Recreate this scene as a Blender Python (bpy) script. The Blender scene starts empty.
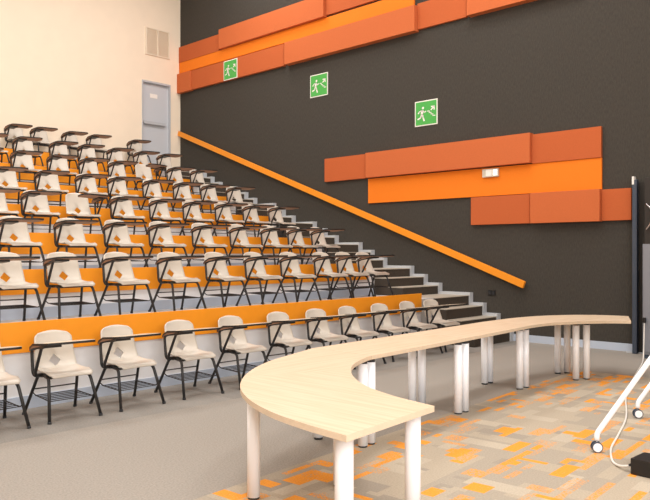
import bpy, bmesh, math, random
from mathutils import Vector, Matrix
random.seed(7)
C = bpy.context.scene
COL = C.collection

# ---------------------------------------------------------------- materials
def lin(c):
    return tuple((v/12.92 if v <= .04045 else ((v+.055)/1.055)**2.4) for v in c)
def rgb(r, g, b): return lin((r/255, g/255, b/255))

def mat(name, col, rough=.6, metal=0, noise=0., nscale=40., bump=0., bscale=200., spec=.5, stretch=None, emit=0):
    m = bpy.data.materials.new(name); m.use_nodes = True
    nt = m.node_tree; b = nt.nodes['Principled BSDF']
    b.inputs['Base Color'].default_value = (*col, 1)
    b.inputs['Roughness'].default_value = rough
    b.inputs['Metallic'].default_value = metal
    b.inputs['Specular IOR Level'].default_value = spec
    if emit:
        b.inputs['Emission Color'].default_value = (*col, 1); b.inputs['Emission Strength'].default_value = emit
    tc = nt.nodes.new('ShaderNodeTexCoord'); mp = nt.nodes.new('ShaderNodeMapping')
    nt.links.new(tc.outputs['Object'], mp.inputs['Vector'])
    if stretch: mp.inputs['Scale'].default_value = stretch
    if noise:
        n = nt.nodes.new('ShaderNodeTexNoise'); n.inputs['Scale'].default_value = nscale; n.inputs['Detail'].default_value = 4
        nt.links.new(mp.outputs[0], n.inputs['Vector'])
        r = nt.nodes.new('ShaderNodeMapRange')
        r.inputs[1].default_value = .3; r.inputs[2].default_value = .7
        r.inputs[3].default_value = 1-noise; r.inputs[4].default_value = 1+noise
        nt.links.new(n.outputs['Fac'], r.inputs[0])
        mx = nt.nodes.new('ShaderNodeVectorMath'); mx.operation = 'SCALE'
        mx.inputs[0].default_value = col
        nt.links.new(r.outputs[0], mx.inputs['Scale'])
        nt.links.new(mx.outputs[0], b.inputs['Base Color'])
    if bump:
        n = nt.nodes.new('ShaderNodeTexNoise'); n.inputs['Scale'].default_value = bscale; n.inputs['Detail'].default_value = 3
        nt.links.new(mp.outputs[0], n.inputs['Vector'])
        bp = nt.nodes.new('ShaderNodeBump'); bp.inputs['Strength'].default_value = bump; bp.inputs['Distance'].default_value = .01
        nt.links.new(n.outputs['Fac'], bp.inputs['Height']); nt.links.new(bp.outputs[0], b.inputs['Normal'])
    return m

M = {}
M['cream_wall'] = mat('cream_wall_paint', rgb(242, 226, 205), .8, noise=.015, nscale=3)
M['dark_wall'] = mat('charcoal_wall_fabric', rgb(68, 64, 59), .95, noise=.14, nscale=60, bump=.4, bscale=90, stretch=(1, 1, .25), spec=.2)
M['rust'] = mat('rust_orange_felt', rgb(196, 104, 60), .85, noise=.05, nscale=90, spec=.2)
M['rust2'] = mat('dull_orange_felt', rgb(188, 96, 54), .85, noise=.05, nscale=90, spec=.2)
M['bright'] = mat('bright_orange_felt', rgb(236, 126, 34), .8, noise=.04, nscale=90, spec=.2)
M['fascia'] = mat('orange_laminate', rgb(246, 154, 28), .5, noise=.02, nscale=8)
M['rail'] = mat('orange_lacquer', rgb(242, 150, 34), .45)
M['white_riser'] = mat('white_riser_paint', rgb(236, 236, 238), .6, noise=.02, nscale=5)
M['grey_skirt'] = mat('blue_grey_skirting', rgb(186, 196, 212), .6)
M['stringer'] = mat('pale_grey_stringer', rgb(190, 193, 198), .6)
M['shell'] = mat('cream_plastic', rgb(206, 197, 185), .42, noise=.02, nscale=6)
M['frame'] = mat('black_steel_tube', rgb(38, 36, 36), .4)
M['tab_edge'] = mat('black_tablet_edge', rgb(30, 27, 26), .5)
M['tab_top'] = mat('pale_tablet_laminate', rgb(214, 200, 178), .4)
M['tab_under'] = mat('reflection_tinted_wood', rgb(160, 122, 98), .7, noise=.1, nscale=50)  # wood underside, with orange reflected light mixed into its brown
M['white_metal'] = mat('white_powder_coat', rgb(246, 249, 255), .35)
M['foot'] = mat('dark_rubber', rgb(40, 42, 46), .6)
M['step_dark'] = mat('dark_step_carpet', rgb(66, 58, 50), .95, noise=.2, nscale=60)
M['nosing'] = mat('aluminium_nosing', rgb(185, 176, 162), .5)
M['tier_carpet'] = mat('tier_carpet', rgb(190, 188, 186), .95, noise=.1, nscale=60)
M['door'] = mat('grey_blue_door_paint', rgb(196, 200, 207), .5)
M['door_frame'] = mat('grey_door_frame', rgb(184, 187, 193), .5)
M['vent'] = mat('grille_paint', rgb(236, 220, 198), .6)
M['vent_fr'] = mat('grille_frame_paint', rgb(236, 222, 202), .6)
M['green'] = mat('sign_green', rgb(70, 168, 74), .5)
M['sign_white'] = mat('sign_white', rgb(240, 236, 230), .5)
M['steel'] = mat('blue_grey_steel', rgb(74, 84, 100), .4, .3)
M['pilaster'] = mat('black_panel', rgb(48, 44, 40), .8, noise=.08, nscale=50)
M['cabinet'] = mat('grey_cabinet_metal', rgb(128, 130, 138), .5)
M['case'] = mat('black_case', rgb(40, 34, 30), .6, noise=.1, nscale=50)
M['black'] = mat('black_plastic', rgb(24, 22, 22), .45)
M['chrome'] = mat('chrome', rgb(200, 200, 205), .25, 1)
M['board'] = mat('whiteboard_enamel', rgb(240, 240, 240), .2)
M['lens'] = mat('lamp_lens', rgb(255, 255, 250), .3, emit=.4)
M['lampbody'] = mat('lamp_body', rgb(206, 196, 180), .5)
M['ceiling'] = mat('ceiling_paint', rgb(220, 212, 200), .9)

# floor: plain loop-pile carpet, carpet tiles in the strip beside the first riser
def floor_mat():
    m = bpy.data.materials.new('grey_carpet'); m.use_nodes = True
    nt = m.node_tree; N = nt.nodes; L = nt.links; b = N['Principled BSDF']
    b.inputs['Roughness'].default_value = .95; b.inputs['Specular IOR Level'].default_value = .2
    tc = N.new('ShaderNodeTexCoord'); sp = N.new('ShaderNodeSeparateXYZ'); L.new(tc.outputs['Object'], sp.inputs[0])
    n1 = N.new('ShaderNodeTexNoise'); n1.inputs['Scale'].default_value = 70; n1.inputs['Detail'].default_value = 5; L.new(tc.outputs['Object'], n1.inputs['Vector'])
    r1 = N.new('ShaderNodeMapRange'); r1.inputs[1].default_value = .3; r1.inputs[2].default_value = .7; r1.inputs[3].default_value = .84; r1.inputs[4].default_value = 1.14
    L.new(n1.outputs['Fac'], r1.inputs[0])
    # tile variation
    mp = N.new('ShaderNodeMapping'); mp.inputs['Scale'].default_value = (1/.62, 1/.58, 1); mp.inputs['Location'].default_value = (0, -.45, 0)
    L.new(tc.outputs['Object'], mp.inputs['Vector'])
    fl = N.new('ShaderNodeVectorMath'); fl.operation = 'FLOOR'; L.new(mp.outputs[0], fl.inputs[0])
    wn = N.new('ShaderNodeTexWhiteNoise'); wn.noise_dimensions = '2D'; L.new(fl.outputs[0], wn.inputs['Vector'])
    r2 = N.new('ShaderNodeMapRange'); r2.inputs[3].default_value = .82; r2.inputs[4].default_value = 1.06; L.new(wn.outputs['Value'], r2.inputs[0])
    gt = N.new('ShaderNodeMath'); gt.operation = 'GREATER_THAN'; gt.inputs[1].default_value = 6.06; L.new(sp.outputs['Y'], gt.inputs[0])
    mx = N.new('ShaderNodeMix'); mx.data_type = 'RGBA'
    mx.inputs[6].default_value = (*rgb(157, 150, 142), 1); mx.inputs[7].default_value = (*rgb(150, 145, 139), 1)
    L.new(gt.outputs[0], mx.inputs[0])
    mf = N.new('ShaderNodeMix'); mf.data_type = 'FLOAT'; mf.inputs[2].default_value = 1
    L.new(gt.outputs[0], mf.inputs[0]); L.new(r2.outputs[0], mf.inputs[3])
    pr = N.new('ShaderNodeMath'); pr.operation = 'MULTIPLY'; L.new(mf.outputs[0], pr.inputs[0]); L.new(r1.outputs[0], pr.inputs[1])
    sc = N.new('ShaderNodeVectorMath'); sc.operation = 'SCALE'; L.new(mx.outputs[2], sc.inputs[0]); L.new(pr.outputs[0], sc.inputs['Scale'])
    L.new(sc.outputs[0], b.inputs['Base Color'])
    bp = N.new('ShaderNodeBump'); bp.inputs['Strength'].default_value = .3; bp.inputs['Distance'].default_value = .01
    L.new(n1.outputs['Fac'], bp.inputs['Height']); L.new(bp.outputs[0], b.inputs['Normal'])
    return m
M['floor'] = floor_mat()

def patch_mat():
    m = bpy.data.materials.new('patchwork_carpet'); m.use_nodes = True
    nt = m.node_tree; N = nt.nodes; L = nt.links; b = N['Principled BSDF']
    b.inputs['Roughness'].default_value = .95; b.inputs['Specular IOR Level'].default_value = .2
    tc = N.new('ShaderNodeTexCoord')
    a = N.new('ShaderNodeVertexColor'); a.layer_name = 'base'
    o = N.new('ShaderNodeVertexColor'); o.layer_name = 'overlay'
    # streaky dither: threads along y
    mp = N.new('ShaderNodeMapping'); mp.inputs['Scale'].default_value = (150, 40, 1); L.new(tc.outputs['Object'], mp.inputs['Vector'])
    n = N.new('ShaderNodeTexNoise'); n.inputs['Scale'].default_value = 1; n.inputs['Detail'].default_value = 1; L.new(mp.outputs[0], n.inputs['Vector'])
    th = N.new('ShaderNodeMath'); th.operation = 'LESS_THAN'
    rr = N.new('ShaderNodeMapRange'); rr.inputs[1].default_value = .3; rr.inputs[2].default_value = .7; L.new(n.outputs['Fac'], rr.inputs[0])
    L.new(rr.outputs[0], th.inputs[0]); L.new(o.outputs['Alpha'], th.inputs[1])
    mx = N.new('ShaderNodeMix'); mx.data_type = 'RGBA'; L.new(th.outputs[0], mx.inputs[0]); L.new(a.outputs['Color'], mx.inputs[6]); L.new(o.outputs['Color'], mx.inputs[7])
    n1 = N.new('ShaderNodeTexNoise'); n1.inputs['Scale'].default_value = 80; n1.inputs['Detail'].default_value = 4; L.new(tc.outputs['Object'], n1.inputs['Vector'])
    r1 = N.new('ShaderNodeMapRange'); r1.inputs[1].default_value = .3; r1.inputs[2].default_value = .7; r1.inputs[3].default_value = .88; r1.inputs[4].default_value = 1.1
    L.new(n1.outputs['Fac'], r1.inputs[0])
    sc = N.new('ShaderNodeVectorMath'); sc.operation = 'SCALE'; L.new(mx.outputs[2], sc.inputs[0]); L.new(r1.outputs[0], sc.inputs['Scale'])
    L.new(sc.outputs[0], b.inputs['Base Color'])
    return m
M['patch'] = patch_mat()

def wood_mat(name, ang, col=(229, 207, 180)):
    m = bpy.data.materials.new(name); m.use_nodes = True
    nt = m.node_tree; N = nt.nodes; L = nt.links; b = N['Principled BSDF']
    b.inputs['Roughness'].default_value = .38
    tc = N.new('ShaderNodeTexCoord')
    mp = N.new('ShaderNodeMapping'); mp.inputs['Rotation'].default_value = (0, 0, ang)
    L.new(tc.outputs['Object'], mp.inputs['Vector'])
    mp2 = N.new('ShaderNodeMapping'); mp2.inputs['Scale'].default_value = (1.2, 22, 1); L.new(mp.outputs[0], mp2.inputs['Vector'])
    n = N.new('ShaderNodeTexNoise'); n.inputs['Scale'].default_value = 1.6; n.inputs['Detail'].default_value = 6; L.new(mp2.outputs[0], n.inputs['Vector'])
    cr = N.new('ShaderNodeValToRGB')
    c0 = rgb(col[0]-9, col[1]-12, col[2]-15); c1 = rgb(min(255, col[0]+3), col[1]+3, col[2]+4)
    cr.color_ramp.elements[0].position = .35; cr.color_ramp.elements[0].color = (*c0, 1)
    cr.color_ramp.elements[1].position = .62; cr.color_ramp.elements[1].color = (*c1, 1)
    L.new(n.outputs['Fac'], cr.inputs[0]); L.new(cr.outputs[0], b.inputs['Base Color'])
    return m
M['wood_y'] = wood_mat('beech_laminate_lengthwise', math.pi/2)
M['wood_x'] = wood_mat('beech_laminate_crosswise', 0)
M['wood_d'] = wood_mat('beech_laminate_angled', math.radians(35))
M['wood_edge'] = mat('beech_edge_band', rgb(222, 204, 180), .5, noise=.04, nscale=20)

# ---------------------------------------------------------------- helpers
def link(name, bm, m, parent=None, smooth=False):
    me = bpy.data.meshes.new(name); bmesh.ops.recalc_face_normals(bm, faces=bm.faces[:])
    bm.to_mesh(me); bm.free()
    for mm in (m if isinstance(m, (list, tuple)) else [m]): me.materials.append(mm)
    if smooth:
        for p in me.polygons: p.use_smooth = True
    o = bpy.data.objects.new(name, me); COL.objects.link(o)
    if parent: o.parent = parent
    return o
def tag(o, label, cat, group=None, kind=None):
    o['label'] = label; o['category'] = cat
    if group: o['group'] = group
    if kind: o['kind'] = kind
    return o
def struct(o): o['kind'] = 'structure'; return o
def empty(name, loc, rz=0):
    o = bpy.data.objects.new(name, None); COL.objects.link(o)
    o.location = loc; o.rotation_euler = (0, 0, rz); o.empty_display_size = .1
    return o
def box(bm, x0, x1, y0, y1, z0, z1, bev=0, mi=0):
    r = bmesh.ops.create_cube(bm, size=1)
    vs = r['verts']
    for v in vs:
        v.co = Vector(((x0+x1)/2+v.co.x*(x1-x0), (y0+y1)/2+v.co.y*(y1-y0), (z0+z1)/2+v.co.z*(z1-z0)))
    fs = list({f for v in vs for f in v.link_faces})
    for f in fs: f.material_index = mi
    if bev:
        es = list({e for v in vs for e in v.link_edges})
        bmesh.ops.bevel(bm, geom=es, offset=bev, segments=2, affect='EDGES', profile=.7)
def mkbox(name, m, x0, x1, y0, y1, z0, z1, parent=None, bev=0, smooth=False):
    bm = bmesh.new(); box(bm, x0, x1, y0, y1, z0, z1, bev); return link(name, bm, m, parent, smooth)
def tube(bm, pts, r, seg=8, cap=True):
    pts = [Vector(p) for p in pts]
    rs = r if isinstance(r, (list, tuple)) else [r]*len(pts)
    rings = []; prev = None
    for i, p in enumerate(pts):
        if i == 0: t = pts[1]-p
        elif i == len(pts)-1: t = p-pts[i-1]
        else: t = (pts[i+1]-p).normalized()+(p-pts[i-1]).normalized()
        t.normalize()
        if prev is None:
            a = Vector((0, 0, 1)) if abs(t.z) < .9 else Vector((1, 0, 0))
            u = t.cross(a).normalized()
        else:
            u = (prev-t*prev.dot(t)).normalized()
        prev = u; w = t.cross(u)
        rings.append([bm.verts.new(p+(u*math.cos(2*math.pi*k/seg)+w*math.sin(2*math.pi*k/seg))*rs[i]) for k in range(seg)])
    for a, b in zip(rings, rings[1:]):
        for k in range(seg):
            f = bm.faces.new((a[k], a[(k+1) % seg], b[(k+1) % seg], b[k])); f.smooth = True
    if cap:
        bm.faces.new(rings[0][::-1]); bm.faces.new(rings[-1])
def bend(pts, r=.05, n=4):
    pts = [Vector(p) for p in pts]; out = [pts[0]]
    for i in range(1, len(pts)-1):
        a = pts[i]; d0 = (pts[i-1]-a); d1 = (pts[i+1]-a)
        rr = min(r, d0.length*.45, d1.length*.45)
        p0 = a+d0.normalized()*rr; p1 = a+d1.normalized()*rr
        for k in range(n+1):
            t = k/n; out.append(p0*(1-t)**2+a*2*t*(1-t)+p1*t*t)
    out.append(pts[-1]); return out
def prism(bm, poly, z0, z1, mtop=0, mside=0, mbot=0):
    a = [bm.verts.new((p[0], p[1], z0)) for p in poly]; b = [bm.verts.new((p[0], p[1], z1)) for p in poly]
    f = bm.faces.new(b); f.material_index = mtop
    f = bm.faces.new(a[::-1]); f.material_index = mbot
    n = len(poly)
    for i in range(n):
        f = bm.faces.new((a[i], a[(i+1) % n], b[(i+1) % n], b[i])); f.material_index = mside
def dup(o, name=None):
    r = o.copy(); COL.objects.link(r)
    for ch in o.children:
        c = ch.copy(); COL.objects.link(c); c.parent = r
        for g in ch.children:
            d = g.copy(); COL.objects.link(d); d.parent = c
    return r

# ---------------------------------------------------------------- dimensions
XW = 11.7; YB = 16.62; ZC = 9.8; XL = -4.5; YF = -5.0
Y1 = 7.23; PITCH = 1.365; F1 = .79; RISE = .485; XS = 10.45
def tierY(n): return Y1+PITCH*(n-1)
def tierZ(n): return F1+RISE*(n-1)

# ---------------------------------------------------------------- room shell
struct(mkbox('floor', M['floor'], XL, XW, YF, YB, -.1, 0))
struct(mkbox('ceiling', M['ceiling'], XL-.2, XW+.2, YF-.2, YB+.2, ZC, ZC+.1))
struct(mkbox('wall_right', M['dark_wall'], XW, XW+.2, YF-.2, YB+.2, -.1, ZC))
struct(mkbox('wall_left', M['cream_wall'], XL-.2, XL, YF-.2, YB+.2, -.1, ZC))
struct(mkbox('wall_front', M['cream_wall'], XL, XW, YF-.2, YF, -.1, ZC))
# rear wall with the door opening
bm = bmesh.new(); dx0, dx1, dz0, dz1 = 10.47, 11.37, tierZ(7), 6.2
box(bm, XL, dx0, YB, YB+.2, -.1, ZC); box(bm, dx1, XW, YB, YB+.2, -.1, ZC)
box(bm, dx0, dx1, YB, YB+.2, dz1, ZC); box(bm, dx0, dx1, YB, YB+.2, -.1, dz0)
struct(link('wall_back', bm, M['cream_wall']))
# door in the rear wall
d = struct(mkbox('door_1', M['door'], dx0+.03, dx1-.03, YB+.06, YB+.11, dz0+.01, dz1-.03))
bm = bmesh.new(); box(bm, dx0, dx0+.035, YB-.015, YB+.14, dz0, dz1); box(bm, dx1-.035, dx1, YB-.015, YB+.14, dz0, dz1); box(bm, dx0+.035, dx1-.035, YB-.015, YB+.14, dz1-.05, dz1)
link('door_frame', bm, M['door_frame'], d)
bm = bmesh.new(); box(bm, dx0+.06, dx1-.16, YB-.02, YB+.02, 5.04, 5.12, .008); box(bm, dx0+.08, dx0+.13, YB+.02, YB+.06, 5.05, 5.11); box(bm, dx1-.24, dx1-.19, YB+.02, YB+.06, 5.05, 5.11)
link('push_bar', bm, M['door_frame'], d)
mkbox('door_notice', M['sign_white'], 10.76, 10.99, YB+.053, YB+.059, 5.77, 5.88, d)
bm = bmesh.new()
for x in (10.6, 11.2):
    box(bm, x-.11, x+.11, YB-.02, YB-.004, 0, 0)
bm.free()

# wall grille
g = tag(empty('wall_vent', (10.955, YB, 7.27)), 'cream louvred ventilation grille high on the rear wall above the door', 'vent')
bm = bmesh.new()
for a in ((-.38, -.34, -.37, .37), (.34, .38, -.37, .37), (-.015, .015, -.34, .34), (-.34, .34, .34, .37), (-.34, .34, -.37, -.34)):
    box(bm, a[0], a[1], -.03, -.002, a[2], a[3])
link('vent_frame', bm, M['vent_fr'], g)
bm = bmesh.new()
for s in (-1, 1):
    for k in range(22):
        z = -.325+k*.031
        x0, x1 = (-.34, -.015) if s < 0 else (.015, .34)
        vs = [bm.verts.new(p) for p in ((x0, -.022, z), (x1, -.022, z), (x1, -.006, z+.024), (x0, -.006, z+.024))]
        bm.faces.new(vs)
box(bm, -.34, .34, -.005, -.003, -.34, .34)
link('louvre', bm, M['vent'], g)

# right wall baseboard and pilaster
struct(mkbox('baseboard_right', M['grey_skirt'], XW-.02, XW, 4.20, 6.37, 0, .125))
struct(mkbox('trim_1', M['pilaster'], XW-.12, XW, 3.86, 4.20, 0, 2.70))
struct(mkbox('baseboard_right', M['stringer'], XW-.14, XW-.12, 4.05, 4.33, 0, .02))

# ---------------------------------------------------------------- tiers
XT0 = XL
for n in range(1, 8):
    y0 = tierY(n); y1 = tierY(n+1) if n < 7 else YB; z = tierZ(n); zp = tierZ(n-1) if n > 1 else 0
    bm = bmesh.new()
    box(bm, XT0, XS, y0+.02, y1+(.02 if n < 7 else 0), 0 if n == 1 else zp-.3, z)
    struct(link('floor', bm, M['tier_carpet']))
    struct(mkbox('wall_riser', M['white_riser'], XT0, XS-.41 if n == 1 else XS, y0+.003, y0+.02, zp, z-.002))
    struct(mkbox('baseboard_riser', M['grey_skirt'], XT0, XS-.41 if n == 1 else XS, y0-.01, y0+.003, zp, zp+.13))
    ordn = ['', 'lowest', 'second', 'third', 'fourth', 'fifth', 'sixth', 'topmost'][n]
    f = mkbox('fascia_panel', M['fascia'], XT0+.01, XS-.41 if n == 1 else XS-.2, y0-.02, y0+.002, z-(.215 if n == 1 else .19), z+(.10 if n == 1 else .115), bev=.004)
    tag(f, ['', 'long bright orange front panel behind the front row of chairs',
            'orange fascia band rising just behind the second row of chairs', 'orange fascia band rising just behind the third row of chairs',
            'orange fascia band rising just behind the fourth row of chairs', 'orange fascia band rising just behind the fifth row of chairs',
            'orange fascia band rising just behind the sixth row of chairs', 'topmost orange fascia band, in front of the last row of chairs'][n], 'panel', 'orange fascia bands of the seating tiers')

# ---------------------------------------------------------------- stair
st = tag(empty('staircase', (0, 0, 0)), 'dark carpeted staircase with pale nosings climbing along the charcoal wall', 'stairs')
steps = []
for (a, b, z) in ((6.38, 6.65, .25), (6.65, 6.94, .43), (6.94, Y1, .61)): steps.append((a, b, z))
for n in range(1, 8):
    y = tierY(n); z = tierZ(n)
    if n < 7:
        steps += [(y, y+.69, z), (y+.69, y+1.03, z+RISE/3), (y+1.03, y+PITCH, z+2*RISE/3)]
    else: steps.append((y, YB-.002, z))
STX1 = XW-.12
for (a, b, z) in steps:
    xs = XS-.05 if a < Y1-.01 else XS+.001
    s = mkbox('step', M['step_dark'], xs, STX1, a+.012, b+.012 if b < YB-.02 else YB-.003, max(0, z-.5), z-.012, st)
    mkbox('nosing', M['nosing'], xs, STX1, a, b if b < YB-.01 else YB-.003, z-.012, z, s)
# stepped stringer on the wall
prof = []
for (a, b, z) in steps:
    prof += [(a+(-.01), z+.048), (b-.01, z+.048)]
prof[-1] = (YB, prof[-1][1])
bm = bmesh.new()
for i in range(0, len(prof), 2):
    (a, za), (b, _) = prof[i], prof[i+1]
    box(bm, STX1, XW, a, b, max(0, za-.62), za)
struct(link('trim_2', bm, M['stringer']))

# ---------------------------------------------------------------- handrail
h = tag(empty('handrail', (XW, 11.4, 2.9)), 'long sloping orange handrail fixed to the charcoal wall above the stairs', 'handrail')
bm = bmesh.new()
A = Vector((0, 16.60-11.4, 4.90-2.9)); B = Vector((0, 6.13-11.4, .1+.915-2.9))
nrm = Vector((0, -(A-B).z, (A-B).y)).normalized()
if nrm.z < 0: nrm = -nrm
v = []
for P in (A, B):
    for x in (-.10, -.045):
        for s in (-1, 1): v.append(bm.verts.new(P+nrm*(.064*s)+Vector((x, 0, 0))))
for q in ((0, 1, 3, 2), (4, 6, 7, 5), (0, 4, 5, 1), (2, 3, 7, 6), (1, 5, 7, 3), (0, 2, 6, 4)): bm.faces.new([v[i] for i in q])
bmesh.ops.bevel(bm, geom=bm.edges[:], offset=.006, segments=2, affect='EDGES')
link('rail', bm, M['rail'], h)
for k in range(6):
    P = B.lerp(A, .04+k*.184)
    mkbox('bracket', M['steel'], -.046, 0, P.y-.03, P.y+.03, P.z-.02, P.z+.02, h)

# ---------------------------------------------------------------- acoustic wall panels
PAN = []
def wp(label, m, y0, y1, z0, z1, t=.06):
    k = (XW-t)/XW      # the outline was measured on the face, which stands t off the wall
    PAN.append([label, m, y0*k, (y1*k if y1 < YB-.1 else y1), 1.6+(z0-1.6)*k, 1.6+(z1-1.6)*k, t])
wp('rust orange panel touching the rear corner, top left of the upper cluster', M['rust2'], 14.91, YB-.01, 6.885, 7.32)
wp('raised rust orange panel, topmost long one of the upper cluster', M['rust'], 11.12, 14.91, 6.93, 7.44, .14)
wp('rust panel continuing right of the raised topmost panel, cut by the picture top', M['rust2'], 8.9, 11.11, 6.93, 7.44)
wp('long bright yellow-orange strip through the middle of the upper cluster', M['bright'], 8.6, YB-.01, 6.585, 6.88, .05)
wp('narrow raised rust panel wrapping the rear corner, lowest left of upper cluster', M['rust'], 16.17, YB-.005, 6.05, 6.585, .12)
wp('flat rust panel behind the first green exit sign', M['rust2'], 12.42, 16.16, 6.05, 6.57, .08)
wp('raised rust panel of the upper cluster, right of the first exit sign', M['rust'], 8.585, 12.41, 6.07, 6.59, .16)
wp('flat rust panel of the upper cluster between two raised ones', M['rust2'], 7.37, 8.58, 6.07, 6.59, .06)
wp('raised rust panel at the right end of the upper cluster', M['rust'], 5.2, 7.365, 6.09, 6.61, .16)
wp('flat rust panel at the left end of the lower cluster', M['rust2'], 9.885, 11.08, 3.18, 3.70)
wp('long raised rust panel along the top of the lower cluster', M['rust'], 6.065, 9.88, 3.19, 3.72, .14)
wp('flat rust panel at the top right of the lower cluster', M['rust2'], 4.79, 6.06, 3.165, 3.68)
wp('long bright orange panel in the middle of the lower cluster', M['bright'], 4.78, 9.80, 2.635, 3.16, .04)
wp('flat rust panel at bottom left of the lower cluster', M['rust2'], 6.065, 7.27, 2.11, 2.63, .07)
wp('raised rust panel in the bottom middle of the lower cluster', M['rust'], 4.815, 6.06, 2.11, 2.645, .14)
wp('short rust panel at bottom right, beside the steel post', M['rust2'], 4.30, 4.81, 2.115, 2.63, .06)

for a in PAN:          # butt neighbouring panels against each other
    for b in PAN:
        if a is b or a[6] > b[6] or (a[6] == b[6] and id(a) > id(b)): continue
        oy = min(a[3], b[3])-max(a[2], b[2]); oz = min(a[5], b[5])-max(a[4], b[4])
        if oy <= 0 or oz <= 0: continue
        if oy < oz:
            if a[2] < b[2]: a[3] = b[2]-.002
            else: a[2] = b[3]+.002
        else:
            if a[4] < b[4]: a[5] = b[4]-.002
            else: a[4] = b[5]+.002
for (label, m, y0, y1, z0, z1, t) in PAN:
    o = mkbox('acoustic_panel', m, XW-t, XW-.001, y0, y1, z0, z1, bev=.006)
    tag(o, label, 'wall panel', 'orange acoustic panels on the charcoal wall')

# ---------------------------------------------------------------- exit signs
def sign(y0, y1, z0, z1, xoff, label):
    s = tag(empty('exit_sign', (XW-xoff, (y0+y1)/2, (z0+z1)/2)), label, 'sign', 'green emergency exit signs')
    hw = (y1-y0)/2; hh = (z1-z0)/2
    mkbox('sign_plate', M['sign_white'], -.012, -.0005, -hw, hw, -hh, hh, s)
    f = mkbox('green_field', M['green'], -.0145, -.012, -hw+.02, hw-.02, -hh+.02, hh-.02, s)
    def poly(name, strokes, discs=()):
        bm = bmesh.new()
        for (pts, w) in strokes:
            for (a, b) in zip(pts, pts[1:]):
                a = Vector(a); b = Vector(b); dd = (b-a).normalized(); nn = Vector((-dd.y, dd.x))*w/2; a = a-dd*w*.3; b = b+dd*w*.3
                q = [a+nn, b+nn, b-nn, a-nn]
                bm.faces.new([bm.verts.new((-.0165, -p.x*2*hw, p.y*2*hh)) for p in q])
        for (c, r) in discs:
            bm.faces.new([bm.verts.new((-.0165, -(c[0]+r*math.cos(t*math.pi/6))*2*hw, (c[1]+r*math.sin(t*math.pi/6))*2*hh)) for t in range(12)])
        link(name, bm, M['sign_white'], f)
    # u to the right, v up, in sign widths
    poly('running_figure', [([(-.17, .10), (-.18, -.04)], .10), ([(-.16, .12), (-.29, .08), (-.34, .01)], .045), ([(-.14, .12), (-.08, .03), (0, .06)], .045),
                            ([(-.16, -.05), (-.13, -.16), (-.08, -.30)], .065), ([(-.20, -.05), (-.24, -.17), (-.36, -.22)], .055)], [((-.13, .21), .05)])
    poly('stair_line', [([(.07, .06), (.15, .06), (.15, -.01), (.23, -.01), (.23, -.08), (.31, -.08), (.31, -.15), (.41, -.15)], .032)])
    bmh = [([(.23, .09), (.34, .19)], .05), ([(.24, .215), (.365, .215), (.365, .09)], .05)]
    poly('arrow', bmh)
sign(14.04, 14.58, 6.02, 6.515, .081, 'green exit sign mounted on the orange panel, leftmost and farthest')
sign(10.97, 11.52, 5.135, 5.645, 0, 'green exit sign on bare charcoal wall, middle one of three')
sign(8.02, 8.56, 4.115, 4.615, 0, 'green exit sign on the charcoal wall, rightmost and lowest of three')

# emergency lamp
e = tag(empty('emergency_lamp', (XW-.04, 6.81, 3.055)), 'small white emergency lamp on the bright orange wall panel', 'lamp')
mkbox('housing', M['lampbody'], -.045, 0, -.165, .165, -.075, .075, e, bev=.008)
mkbox('lens', M['lens'], -.05, -.045, -.15, -.06, -.055, .055, e, bev=.002)
mkbox('sensor_cover', M['sign_white'], -.049, -.045, -.04, .09, -.055, .055, e, bev=.002)
# outlet
o = tag(empty('wall_socket', (XW, 6.82, .845)), 'small black double socket on the charcoal wall below the handrail', 'socket')
mkbox('socket_plate', M['black'], -.012, 0, -.08, .08, -.05, .05, o, bev=.004)
bm = bmesh.new(); box(bm, -.02, -.012, -.06, -.01, -.03, .03); box(bm, -.02, -.012, .01, .06, -.03, .03)
link('socket_insert', bm, M['foot'], o)

# ---------------------------------------------------------------- tablet-arm chair (faces -y)
def shell_mesh():
    prof = [(.270, .812), (.264, .788), (.254, .745), (.236, .665), (.212, .578), (.188, .514), (.156, .460), (.115, .440), (.06, .430), (0, .426), (-.06, .426), (-.12, .431), (-.18, .436), (-.217, .428), (-.232, .408)]
    wid = [.150, .180, .192, .198, .203, .207, .211, .214, .217, .221, .224, .224, .219, .208, .190]
    us = [-1, -.88, -.65, -.29, 0, .29, .65, .88, 1]
    bm = bmesh.new(); G = []
    for j, ((y, z), w) in enumerate(zip(prof, wid)):
        row = []
        for u in us:
            yy, zz = y, z
            if j < 7: yy -= .035*u*u*(1 if j < 6 else .6); zz -= (.02*u*u if j < 2 else 0)
            else: zz += .018*u*u if j < 12 else -.004*u*u
            row.append(bm.verts.new((u*w, yy, zz)))
        G.append(row)
    jc = 5; ic = 4
    for j in range(len(prof)-1):
        for i in range(len(us)-1):
            q = [G[j][i], G[j][i+1], G[j+1][i+1], G[j+1][i]]
            if j in (jc-1, jc) and i in (ic-1, ic):
                c = G[jc][ic]; q.remove(c); bm.faces.new(q)
            else: bm.faces.new(q)
    bmesh.ops.delete(bm, geom=[G[jc][ic]], context='VERTS')
    bmesh.ops.recalc_face_normals(bm, faces=bm.faces[:])
    g = bmesh.ops.solidify(bm, geom=bm.faces[:], thickness=.010)
    return bm

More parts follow.
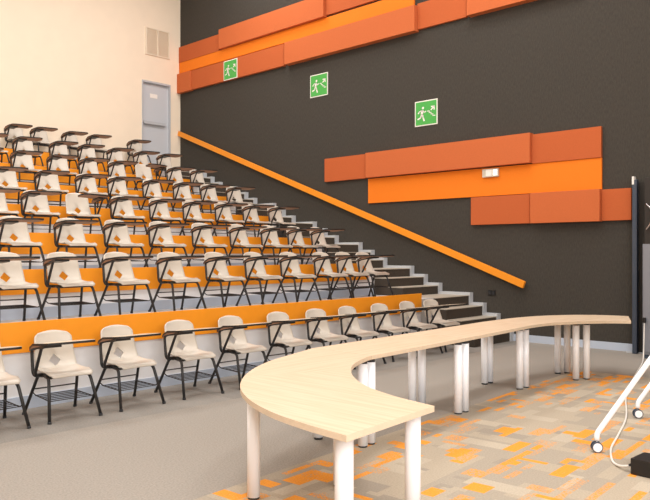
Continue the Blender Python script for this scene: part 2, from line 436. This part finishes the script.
def tab_z(x, y): return .705-.09*y-.38*max(0, y+.0)
def make_chair(left_handed=False):
    t = empty('tablet_arm_chair', (0, 0, 0))
    link('seat_shell', shell_mesh(), M['shell'], t, smooth=True)
    s = -1 if not left_handed else 1
    # tablet
    poly = [(-.315, .09), (-.330, -.02), (-.330, -.22), (-.31, -.31), (-.25, -.35), (.06, -.40), (.125, -.385), (.15, -.32), (.14, -.17), (.10, -.11), (-.04, -.10), (-.13, -.06), (-.20, -.02), (-.225, .09), (-.245, .14), (-.295, .14)]
    if left_handed: poly = [(-x, y) for x, y in poly][::-1]
    poly = [(x-s*.025, y) for x, y in poly]
    bm = bmesh.new(); prism(bm, poly, 0, .022, 0, 1, 2)
    for v in bm.verts: v.co.z += tab_z(v.co.x, v.co.y)
    link('writing_tablet', bm, [M['tab_top'], M['tab_edge'], M['tab_under']], t)
    # tablet support: loop of tube
    bm = bmesh.new(); r = .0155
    x = s*.262
    tube(bm, bend([(s*.16, .06, .405), (s*.245, .07, .405), (x, .075, .44), (x-s*.0, .10, .655), (x, .03, tab_z(0, .03)-.012), (x, -.17, tab_z(0, -.17)-.012)], .035), r)
    tube(bm, bend([(s*.16, .04, .405), (s*.25, .03, .41), (x, .02, .44), (x+s*.01, -.15, tab_z(0, -.15)-.02), (x+s*.01, -.20, tab_z(0, -.2)-.012)], .02), r)
    link('tablet_support', bm, M['frame'], t)
    bm = bmesh.new(); box(bm, min(x-.03, x+.11*-s), max(x+.03, x+.14*-s), -.25, -.03, -.024, -.003)
    for v in bm.verts: v.co.z += tab_z(0, v.co.y)
    link('tablet_bracket', bm, M['frame'], t)
    # frame under the seat
    bm = bmesh.new()
    for q in (-1, 1):
        tube(bm, [(q*.19, .10, .405), (q*.19, -.17, .405)], .012)
    tube(bm, [(-.2, .08, .398), (.2, .08, .398)], .012); tube(bm, [(-.19, -.12, .398), (.19, -.12, .398)], .010)
    box(bm, -.20, .20, -.01, .13, .398, .416)
    link('seat_frame', bm, M['frame'], t)
    for q in (-1, 1):
        bm = bmesh.new(); tube(bm, bend([(q*.19, -.04, .405), (q*.205, -.155, .402), (q*.255, -.285, .012)], .05), .0155)
        lg = link('leg', bm, M['frame'], t)
        bm = bmesh.new(); tube(bm, [(q*.2545, -.284, .022), (q*.2560, -.287, 0)], .019); link('foot_cap', bm, M['foot'], lg)
        bm = bmesh.new(); tube(bm, bend([(q*.19, .02, .405), (q*.2, .10, .40), (q*.262, .285, .012)], .05), .0155)
        lg = link('leg', bm, M['frame'], t)
        bm = bmesh.new(); tube(bm, [(q*.261, .282, .022), (q*.263, .290, 0)], .019); link('foot_cap', bm, M['foot'], lg)
    # book rack
    bm = bmesh.new(); r = .005
    xr = .222; zf, zb = .19, .20
    tube(bm, bend([(-xr-.012, -.215, .22), (-xr+.01, -.20, zf), (-xr+.02, .15, zb), (-.231, .172, .235)], .03), .006)
    tube(bm, bend([(xr+.012, -.215, .22), (xr-.01, -.20, zf), (xr-.02, .15, zb), (.231, .172, .235)], .03), .006)
    tube(bm, [(-.228, .162, .262), (.228, .162, .262)], .007)
    for k in range(6):
        yy = -.19+k*.066; tube(bm, [(-.212, yy, zf+k*.002), (.212, yy, zf+k*.002)], .0045, 6)
    link('book_rack', bm, M['frame'], t)
    return t

LH = {(3, 2), (5, 5)}
# x of the near edge of each backrest, row by row
ROWX = [[2.43, 3.144, 3.865, 4.654, 5.422, 6.215, 6.924, 7.591, 8.321, 9.031, 9.681],
        [3.224, 3.929, 4.667, 5.479, 6.252, 6.969, 7.708, 8.453, 9.04, 9.57],
        [3.909, 4.696, 5.449, 6.215, 7.027, 7.796, 8.528, 9.171, 9.8],
        [4.186, 4.828, 5.533, 6.346, 7.104, 7.812, 8.545, 9.243, 9.92],
        [4.933, 5.675, 6.428, 7.079, 7.824, 8.552, 9.236, 9.92],
        [5.099, 5.819, 6.545, 7.203, 7.865, 8.512, 9.312, 9.96],
        [5.742, 6.445, 7.236, 7.883, 8.608, 9.3, 9.96],
        [6.844, 7.422, 8.195, 8.839, 9.96]]
num = ['first', 'second', 'third', 'fourth', 'fifth', 'sixth', 'seventh', 'eighth', 'ninth', 'tenth', 'eleventh']
rown = ['front row', 'second row', 'third row', 'fourth row', 'fifth row', 'sixth row', 'seventh row', 'last row by the wall']
proto = make_chair(); protoL = make_chair(True)
usedR = usedL = False
for n, xs in enumerate(ROWX):
    yo = 6.69 if n == 0 else tierY(n)+.84
    z = 0 if n == 0 else tierZ(n)
    for i, x in enumerate(xs):
        lh = (n, i) in LH
        if lh:
            c = dup(protoL) if usedL else protoL; usedL = True
        else:
            c = dup(proto) if usedR else proto; usedR = True
        c.location = (x+.180, yo+(random.uniform(-.02, .02) if n else 0), z)
        c.rotation_euler = (0, 0, random.uniform(-.05, .05))
        tag(c, ('cream chair with tablet on its far side, %s from left in the %s' if lh else 'cream tablet-arm chair, %s in view from the left in the %s') % (num[i], rown[n]), 'chair', 'cream tablet-arm lecture chairs on the tiers')

# ---------------------------------------------------------------- tables
TOPZ = .75; TH = .032
def catmull(pts, n=6):
    out = []; P = [Vector(p) for p in pts]
    for i in range(len(P)-1):
        p0 = P[max(i-1, 0)]; p1 = P[i]; p2 = P[i+1]; p3 = P[min(i+2, len(P)-1)]
        for k in range(n):
            t = k/n
            out.append(.5*((2*p1)+(-p0+p2)*t+(2*p0-5*p1+4*p2-p3)*t*t+(-p0+3*p1-3*p2+p3)*t**3))
    out.append(P[-1]); return out
def table(label, poly, legs, wood, m2=None):
    cx = sum(p[0] for p in poly)/len(poly); cy = sum(p[1] for p in poly)/len(poly)
    t = tag(empty('curved_table' if len(poly) > 6 else 'straight_table', (cx, cy, 0)), label, 'table', 'beech topped tables forming one curved bench')
    bm = bmesh.new(); prism(bm, [(p[0]-cx, p[1]-cy) for p in poly], TOPZ-TH, TOPZ, 0, 1, 1)
    if m2:      # two boards meet at a mitre: lengthwise grain on the near half
        a = Vector((3.17-cx, 3.77-cy, 0)); b = Vector((3.85-cx, 3.40-cy, 0)); dd = b-a; no = Vector((-dd.y, dd.x, 0)).normalized()
        bmesh.ops.bisect_plane(bm, geom=bm.verts[:]+bm.edges[:]+bm.faces[:], plane_co=a, plane_no=no)
        for f in bm.faces:
            if f.material_index == 0 and (f.calc_center_median()-a).dot(no) < 0: f.material_index = 2
    link('tabletop', bm, [wood, M['wood_edge'], M['wood_y']], t)
    for k, (x, y) in enumerate(legs):
        bm = bmesh.new(); tube(bm, [(x-cx, y-cy, .02), (x-cx, y-cy, TOPZ-TH-.03)], (.049 if k == 0 else .045) if m2 and k < 2 else .0415, 20)
        lg = link('leg', bm, M['white_metal'], t)
        bm = bmesh.new(); tube(bm, [(x-cx, y-cy, 0), (x-cx, y-cy, .02)], [.036, .038], 20); link('foot_cap', bm, M['foot'], lg)
        bm = bmesh.new(); tube(bm, [(x-cx, y-cy, TOPZ-TH-.03), (x-cx, y-cy, TOPZ-TH)], .036, 16); link('top_bracket', bm, M['foot'], lg)
    return t
inner = catmull([(3.28, 2.27), (3.35, 2.62), (3.50, 2.97), (3.76, 3.30), (4.08, 3.56), (4.38, 3.70), (4.515, 3.745)])
outer = catmull([(4.515, 4.42), (4.18, 4.30), (3.73, 4.13), (3.32, 3.88), (2.96, 3.55), (2.72, 3.20), (2.57, 2.84), (2.50, 2.50), (2.47, 2.20)])
# main board and corner-mitred second board share one unit
table('nearest beech table, its wide curved end closest to the viewer', [tuple(p) for p in inner]+[tuple(p) for p in outer],
      [(2.70, 2.42), (3.27, 2.41), (3.04, 3.51), (3.60, 3.27), (4.46, 3.79), (4.40, 4.24)], M['wood_x'], True)
table('beech table section, next after the nearest curved one', [(4.52, 3.745), (6.07, 3.835), (6.07, 4.495), (4.52, 4.42)],
      [(4.575, 3.805), (4.60, 4.28), (6.02, 3.885), (5.96, 4.40)], M['wood_x'])
table('beech table section, just before the far curved end', [(6.075, 3.835), (7.66, 3.95), (7.66, 4.58), (6.075, 4.495)],
      [(6.14, 3.885), (6.13, 4.40), (7.59, 4.06), (7.60, 4.53)], M['wood_x'])
inner2 = catmull([(7.665, 3.95), (8.05, 3.92), (8.45, 3.76), (8.78, 3.54), (8.97, 3.30)], 5)
outer2 = catmull([(9.64, 3.58), (9.56, 3.90), (9.30, 4.22), (8.88, 4.45), (8.35, 4.56), (7.665, 4.58)], 5)
table('farthest beech table, curving away near the charcoal wall', [tuple(p) for p in inner2]+[tuple(p) for p in outer2],
      [(7.73, 4.06), (7.72, 4.53), (8.61, 3.84), (8.76, 3.77), (8.93, 4.23), (9.04, 4.15)], M['wood_x'])

# ---------------------------------------------------------------- patchwork carpet
def carpet():
    W, Hh = 8.0, 6.6; c = .055
    nx, ny = int(W/c), int(Hh/c)
    tans = [rgb(180, 167, 149), rgb(170, 159, 144), rgb(189, 177, 159), rgb(161, 151, 138)]
    og = rgb(236, 156, 62)
    rnd = random.Random(11)
    base = [[None]*ny for _ in range(nx)]; ov = [[(og, 0.)]*ny for _ in range(nx)]
    for i in range(nx):
        for j in range(ny): base[i][j] = tans[0]
    def rect(i, j, w, h_, col):
        for a in range(max(0, i), min(nx, i+w)):
            for b in range(max(0, j), min(ny, j+h_)): base[a][b] = col
    def orect(i, j, w, h_, al):
        for a in range(max(0, i), min(nx, i+w)):
            for b in range(max(0, j), min(ny, j+h_)): ov[a][b] = (og, al)
    for I in range(0, nx, 9):
        for J in range(0, ny, 9):
            rect(I, J, 9, 9, rnd.choice(tans[:2]))
    for _ in range(nx*ny//26):
        rect(rnd.randrange(-4, nx), rnd.randrange(-4, ny), *rnd.choice([(8, 3), (4, 2), (4, 4), (6, 2), (2, 6), (8, 2), (3, 8)]), rnd.choice(tans))
    for _ in range(nx*ny//19):
        w, h_ = rnd.choice([(4, 2), (6, 2), (3, 2), (5, 2), (3, 1), (4, 1), (2, 1), (2, 3), (7, 1), (9, 1), (1, 4), (3, 3)])
        al = rnd.choice([1, 1, .8, .5, .55, .35])
        orect(rnd.randrange(-2, nx), rnd.randrange(-2, ny), w, h_, al)
    bm = bmesh.new(); la = bm.loops.layers.float_color.new('base'); lo = bm.loops.layers.float_color.new('overlay')
    V = [[bm.verts.new((i*c, -j*c, 0)) for j in range(ny+1)] for i in range(nx+1)]
    for i in range(nx):
        for j in range(ny):
            f = bm.faces.new((V[i][j], V[i][j+1], V[i+1][j+1], V[i+1][j]))
            for l in f.loops:
                l[la] = (*base[i][j], 1); l[lo] = (*ov[i][j][0], ov[i][j][1])
    bmesh.ops.recalc_face_normals(bm, faces=bm.faces[:])
    o = link('patchwork_carpet', bm, M['patch'])
    return o
cp = carpet(); ang = math.atan2(.37, 6.3)
cp.location = (9.36-8.0*math.cos(ang), 4.16-8.0*math.sin(ang), .006); cp.rotation_euler = (0, 0, ang)
tag(cp, 'patchwork carpet of beige, grey and orange rectangles under the curved tables', 'carpet')

# ---------------------------------------------------------------- right edge: post, cabinet, case, cable, adapter, stand
p = tag(empty('steel_post', (XW-.17, 4.175, 0)), 'tall slim blue-grey steel post with pale cap against the wall', 'post')
mkbox('pole', M['steel'], -.04, .045, -.035, .035, 0, 2.74, p, bev=.008)
mkbox('post_cap', M['sign_white'], -.042, .04, .005, .04, 2.66, 2.79, p, bev=.01)
cb = tag(empty('metal_cabinet', (11.35, 3.55, 0)), 'grey metal cabinet standing against the wall at the right picture edge', 'cabinet')
mkbox('cabinet_body', M['cabinet'], -.26, .3, -.35, .36, .06, 1.72, cb, bev=.008)
mkbox('plinth', M['steel'], -.24, .3, -.33, .34, 0, .06, cb)
for k in range(2):
    dr = mkbox('cabinet_door', M['cabinet'], -.275, -.26, -.33+k*.345, .005+k*.335, .1, 1.68, cb, bev=.004)
    mkbox('door_handle', M['black'], -.295, -.275, -.02+k*.02, .0+k*.02, .85, 1.0, dr)
ec = tag(empty('equipment_case', (11.35, 3.55, 1.72)), 'black equipment case with curved metal handle on the grey cabinet', 'case')
mkbox('case_body', M['case'], -.24, .28, -.33, .34, .0, 1.0, ec, bev=.012)
bm = bmesh.new(); tube(bm, bend([(-.24, .31, .60), (-.27, .30, .60), (-.29, .22, .52), (-.29, .22, .32), (-.27, .30, .22), (-.24, .31, .22)], .05), .012)
link('case_handle', bm, M['chrome'], ec)
# cable on the floor
bm = bmesh.new()
pts = catmull([(11.035, 3.865, .56), (11.02, 3.865, .30), (10.95, 3.85, .03), (10.4, 3.68, .0105), (9.3, 3.38, .0155), (8.15, 3.05, .0155), (7.0, 2.62, .0155), (6.3, 2.42, .0155), (5.80, 2.29, .0155), (5.52, 2.18, .0155), (5.38, 2.10, .0155), (5.30, 2.02, .03), (5.275, 1.955, .05)], 6)
tube(bm, pts, .0085, 8)
tag(link('power_cable', bm, M['sign_white']), 'white power cable running over the carpet to the black adapter', 'cable')
bm = bmesh.new(); box(bm, 11.02, 11.06, 3.845, 3.885, .54, .62, .008)
cbp = link('power_plug', bm, M['black']); tag(cbp, 'small black plug at the upper end of the white cable', 'plug')
ad = tag(empty('power_adapter', (5.33, 1.75, .007), -.06), 'black box-shaped power adapter lying on the patchwork carpet', 'adapter')
mkbox('adapter_body', M['black'], -.115, .12, -.22, .17, 0, .115, ad, bev=.008)
bm = bmesh.new(); tube(bm, [(-.055, .17, .06), (-.06, .205, .045)], [.014, .009]); link('strain_relief', bm, M['black'], ad)

# mobile whiteboard on a white A-frame with casters
wb = tag(empty('mobile_whiteboard', (6.6, 2.2, 0)), 'mobile board on a white tubular frame with casters at the right edge', 'whiteboard')
cx0, cy0 = 6.6, 2.2
def L_(x, y, z): return (x-cx0, y-cy0, z)
for q, (fx, fy) in enumerate([(5.62, 2.335), (7.05, 2.53)]):
    bm = bmesh.new()
    tube(bm, bend([L_(fx, fy, .10), L_(fx+.005, fy, .155), L_(fx+.255, fy-.33, .76), L_(fx+.36, fy-.47, 1.02)], .05), [.021]*12, 12)
    lg = link('leg', bm, M['white_metal'], wb)
    cs = bmesh.new()
    R = .043
    for s in (-1, 1):
        cpx = Vector(L_(fx, fy, R+.006)); ax = Vector((.80, .60, 0)).normalized()
        tube(cs, [cpx+ax*(s*.010), cpx+ax*(s*.028)], R, 20)
    w = link('caster_wheel', cs, M['steel'], wb)
    cs = bmesh.new()
    cpx = Vector(L_(fx, fy, R+.006)); ax = Vector((.80, .60, 0)).normalized()
    tube(cs, [cpx-ax*.032, cpx-ax*.027], R*.80, 16); tube(cs, [cpx+ax*.027, cpx+ax*.032], R*.80, 16)
    link('wheel_hub', cs, M['white_metal'], w)
    cs = bmesh.new(); tube(cs, [Vector(L_(fx, fy, R)), Vector(L_(fx, fy, .105))], .009); link('caster_stem', cs, M['chrome'], w)
    # rear leg on the other side of the frame
    bm = bmesh.new(); gx, gy = fx+.72, fy-.94
    tube(bm, bend([L_(gx, gy, .10), L_(gx-.005, gy, .155), L_(gx-.255, gy+.33, .76), L_(fx+.36, fy-.47, 1.02)], .05), .021, 12)
    link('leg', bm, M['white_metal'], wb)
    cs = bmesh.new(); cpx = Vector(L_(gx, gy, R+.006))
    for s in (-1, 1): tube(cs, [cpx+ax*(s*.010), cpx+ax*(s*.028)], R, 20)
    tube(cs, [Vector(L_(gx, gy, R)), Vector(L_(gx, gy, .105))], .009)
    link('caster_wheel', cs, M['foot'], wb)
    bm = bmesh.new(); tube(bm, [L_(fx+.36, fy-.47, 1.0), L_(fx+.36, fy-.47, 1.75)], .021, 12); link('upright', bm, M['white_metal'], wb)
bm = bmesh.new(); tube(bm, [L_(6.16, 1.89, 1.02), L_(7.65, 2.17, 1.02)], .018, 12); link('crossbar', bm, M['white_metal'], wb)
bm = bmesh.new()
a = Vector(L_(6.19, 1.87, 0)); b = Vector(L_(7.62, 2.14, 0)); nn = Vector((.18, -.98, 0))*.012
for (z0, z1) in ((1.06, 1.8),):
    vs = []
    for P in (a, b):
        for s in (-1, 1):
            for z in (z0, z1): vs.append(bm.verts.new(P+nn*s+Vector((0, 0, z))))
    for qd in ((0, 1, 3, 2), (4, 6, 7, 5), (0, 4, 5, 1), (2, 3, 7, 6), (1, 5, 7, 3), (0, 2, 6, 4)): bm.faces.new([vs[i] for i in qd])
link('board', bm, M['board'], wb)

# ---------------------------------------------------------------- lights
def area(x, y, z, sx, sy, e, col, rot=(0, 0, 0), spread=180):
    l = bpy.data.lights.new('ceiling_or_fill_light', 'AREA'); l.shape = 'RECTANGLE'; l.size = sx; l.size_y = sy; l.energy = e; l.color = col
    l.spread = math.radians(spread)
    o = bpy.data.objects.new('ceiling_or_fill_light', l); COL.objects.link(o); o.location = (x, y, z); o.rotation_euler = rot; return o
warm = (1, .98, .95)
for (x, y, e) in ((0, 0, 380), (5, 0, 380), (9.2, 1.2, 150), (0, 5.5, 500), (5, 5.5, 540), (9.0, 6.0, 420), (2, 11.5, 560), (7, 11.5, 560), (10.2, 12.5, 300)):
    area(x, y, ZC-.05, 1.6, 1.6, e*.43, warm)
area(0, -3.5, 3.6, 6, 3, 580, (1, 1, 1), (math.radians(80), 0, math.radians(-30)))  # added front fill, not a ceiling fitting; brightens risers and table legs
w = bpy.data.worlds.new('World'); C.world = w; w.use_nodes = True
w.node_tree.nodes['Background'].inputs[0].default_value = (1, .95, .9, 1)
w.node_tree.nodes['Background'].inputs[1].default_value = .3

# ---------------------------------------------------------------- camera
cd = bpy.data.cameras.new('camera'); cam = bpy.data.objects.new('camera', cd); COL.objects.link(cam)
cam.location = (0, 0, 1.6); cam.rotation_euler = (math.pi/2, 0, -math.radians(46.6))
cd.sensor_width = 36; cd.lens = 39.54; cd.shift_y = 2/650; cd.clip_end = 100
C.camera = cam
C.view_settings.view_transform = 'Standard'
C.view_settings.look = 'None'
C.view_settings.exposure = 0
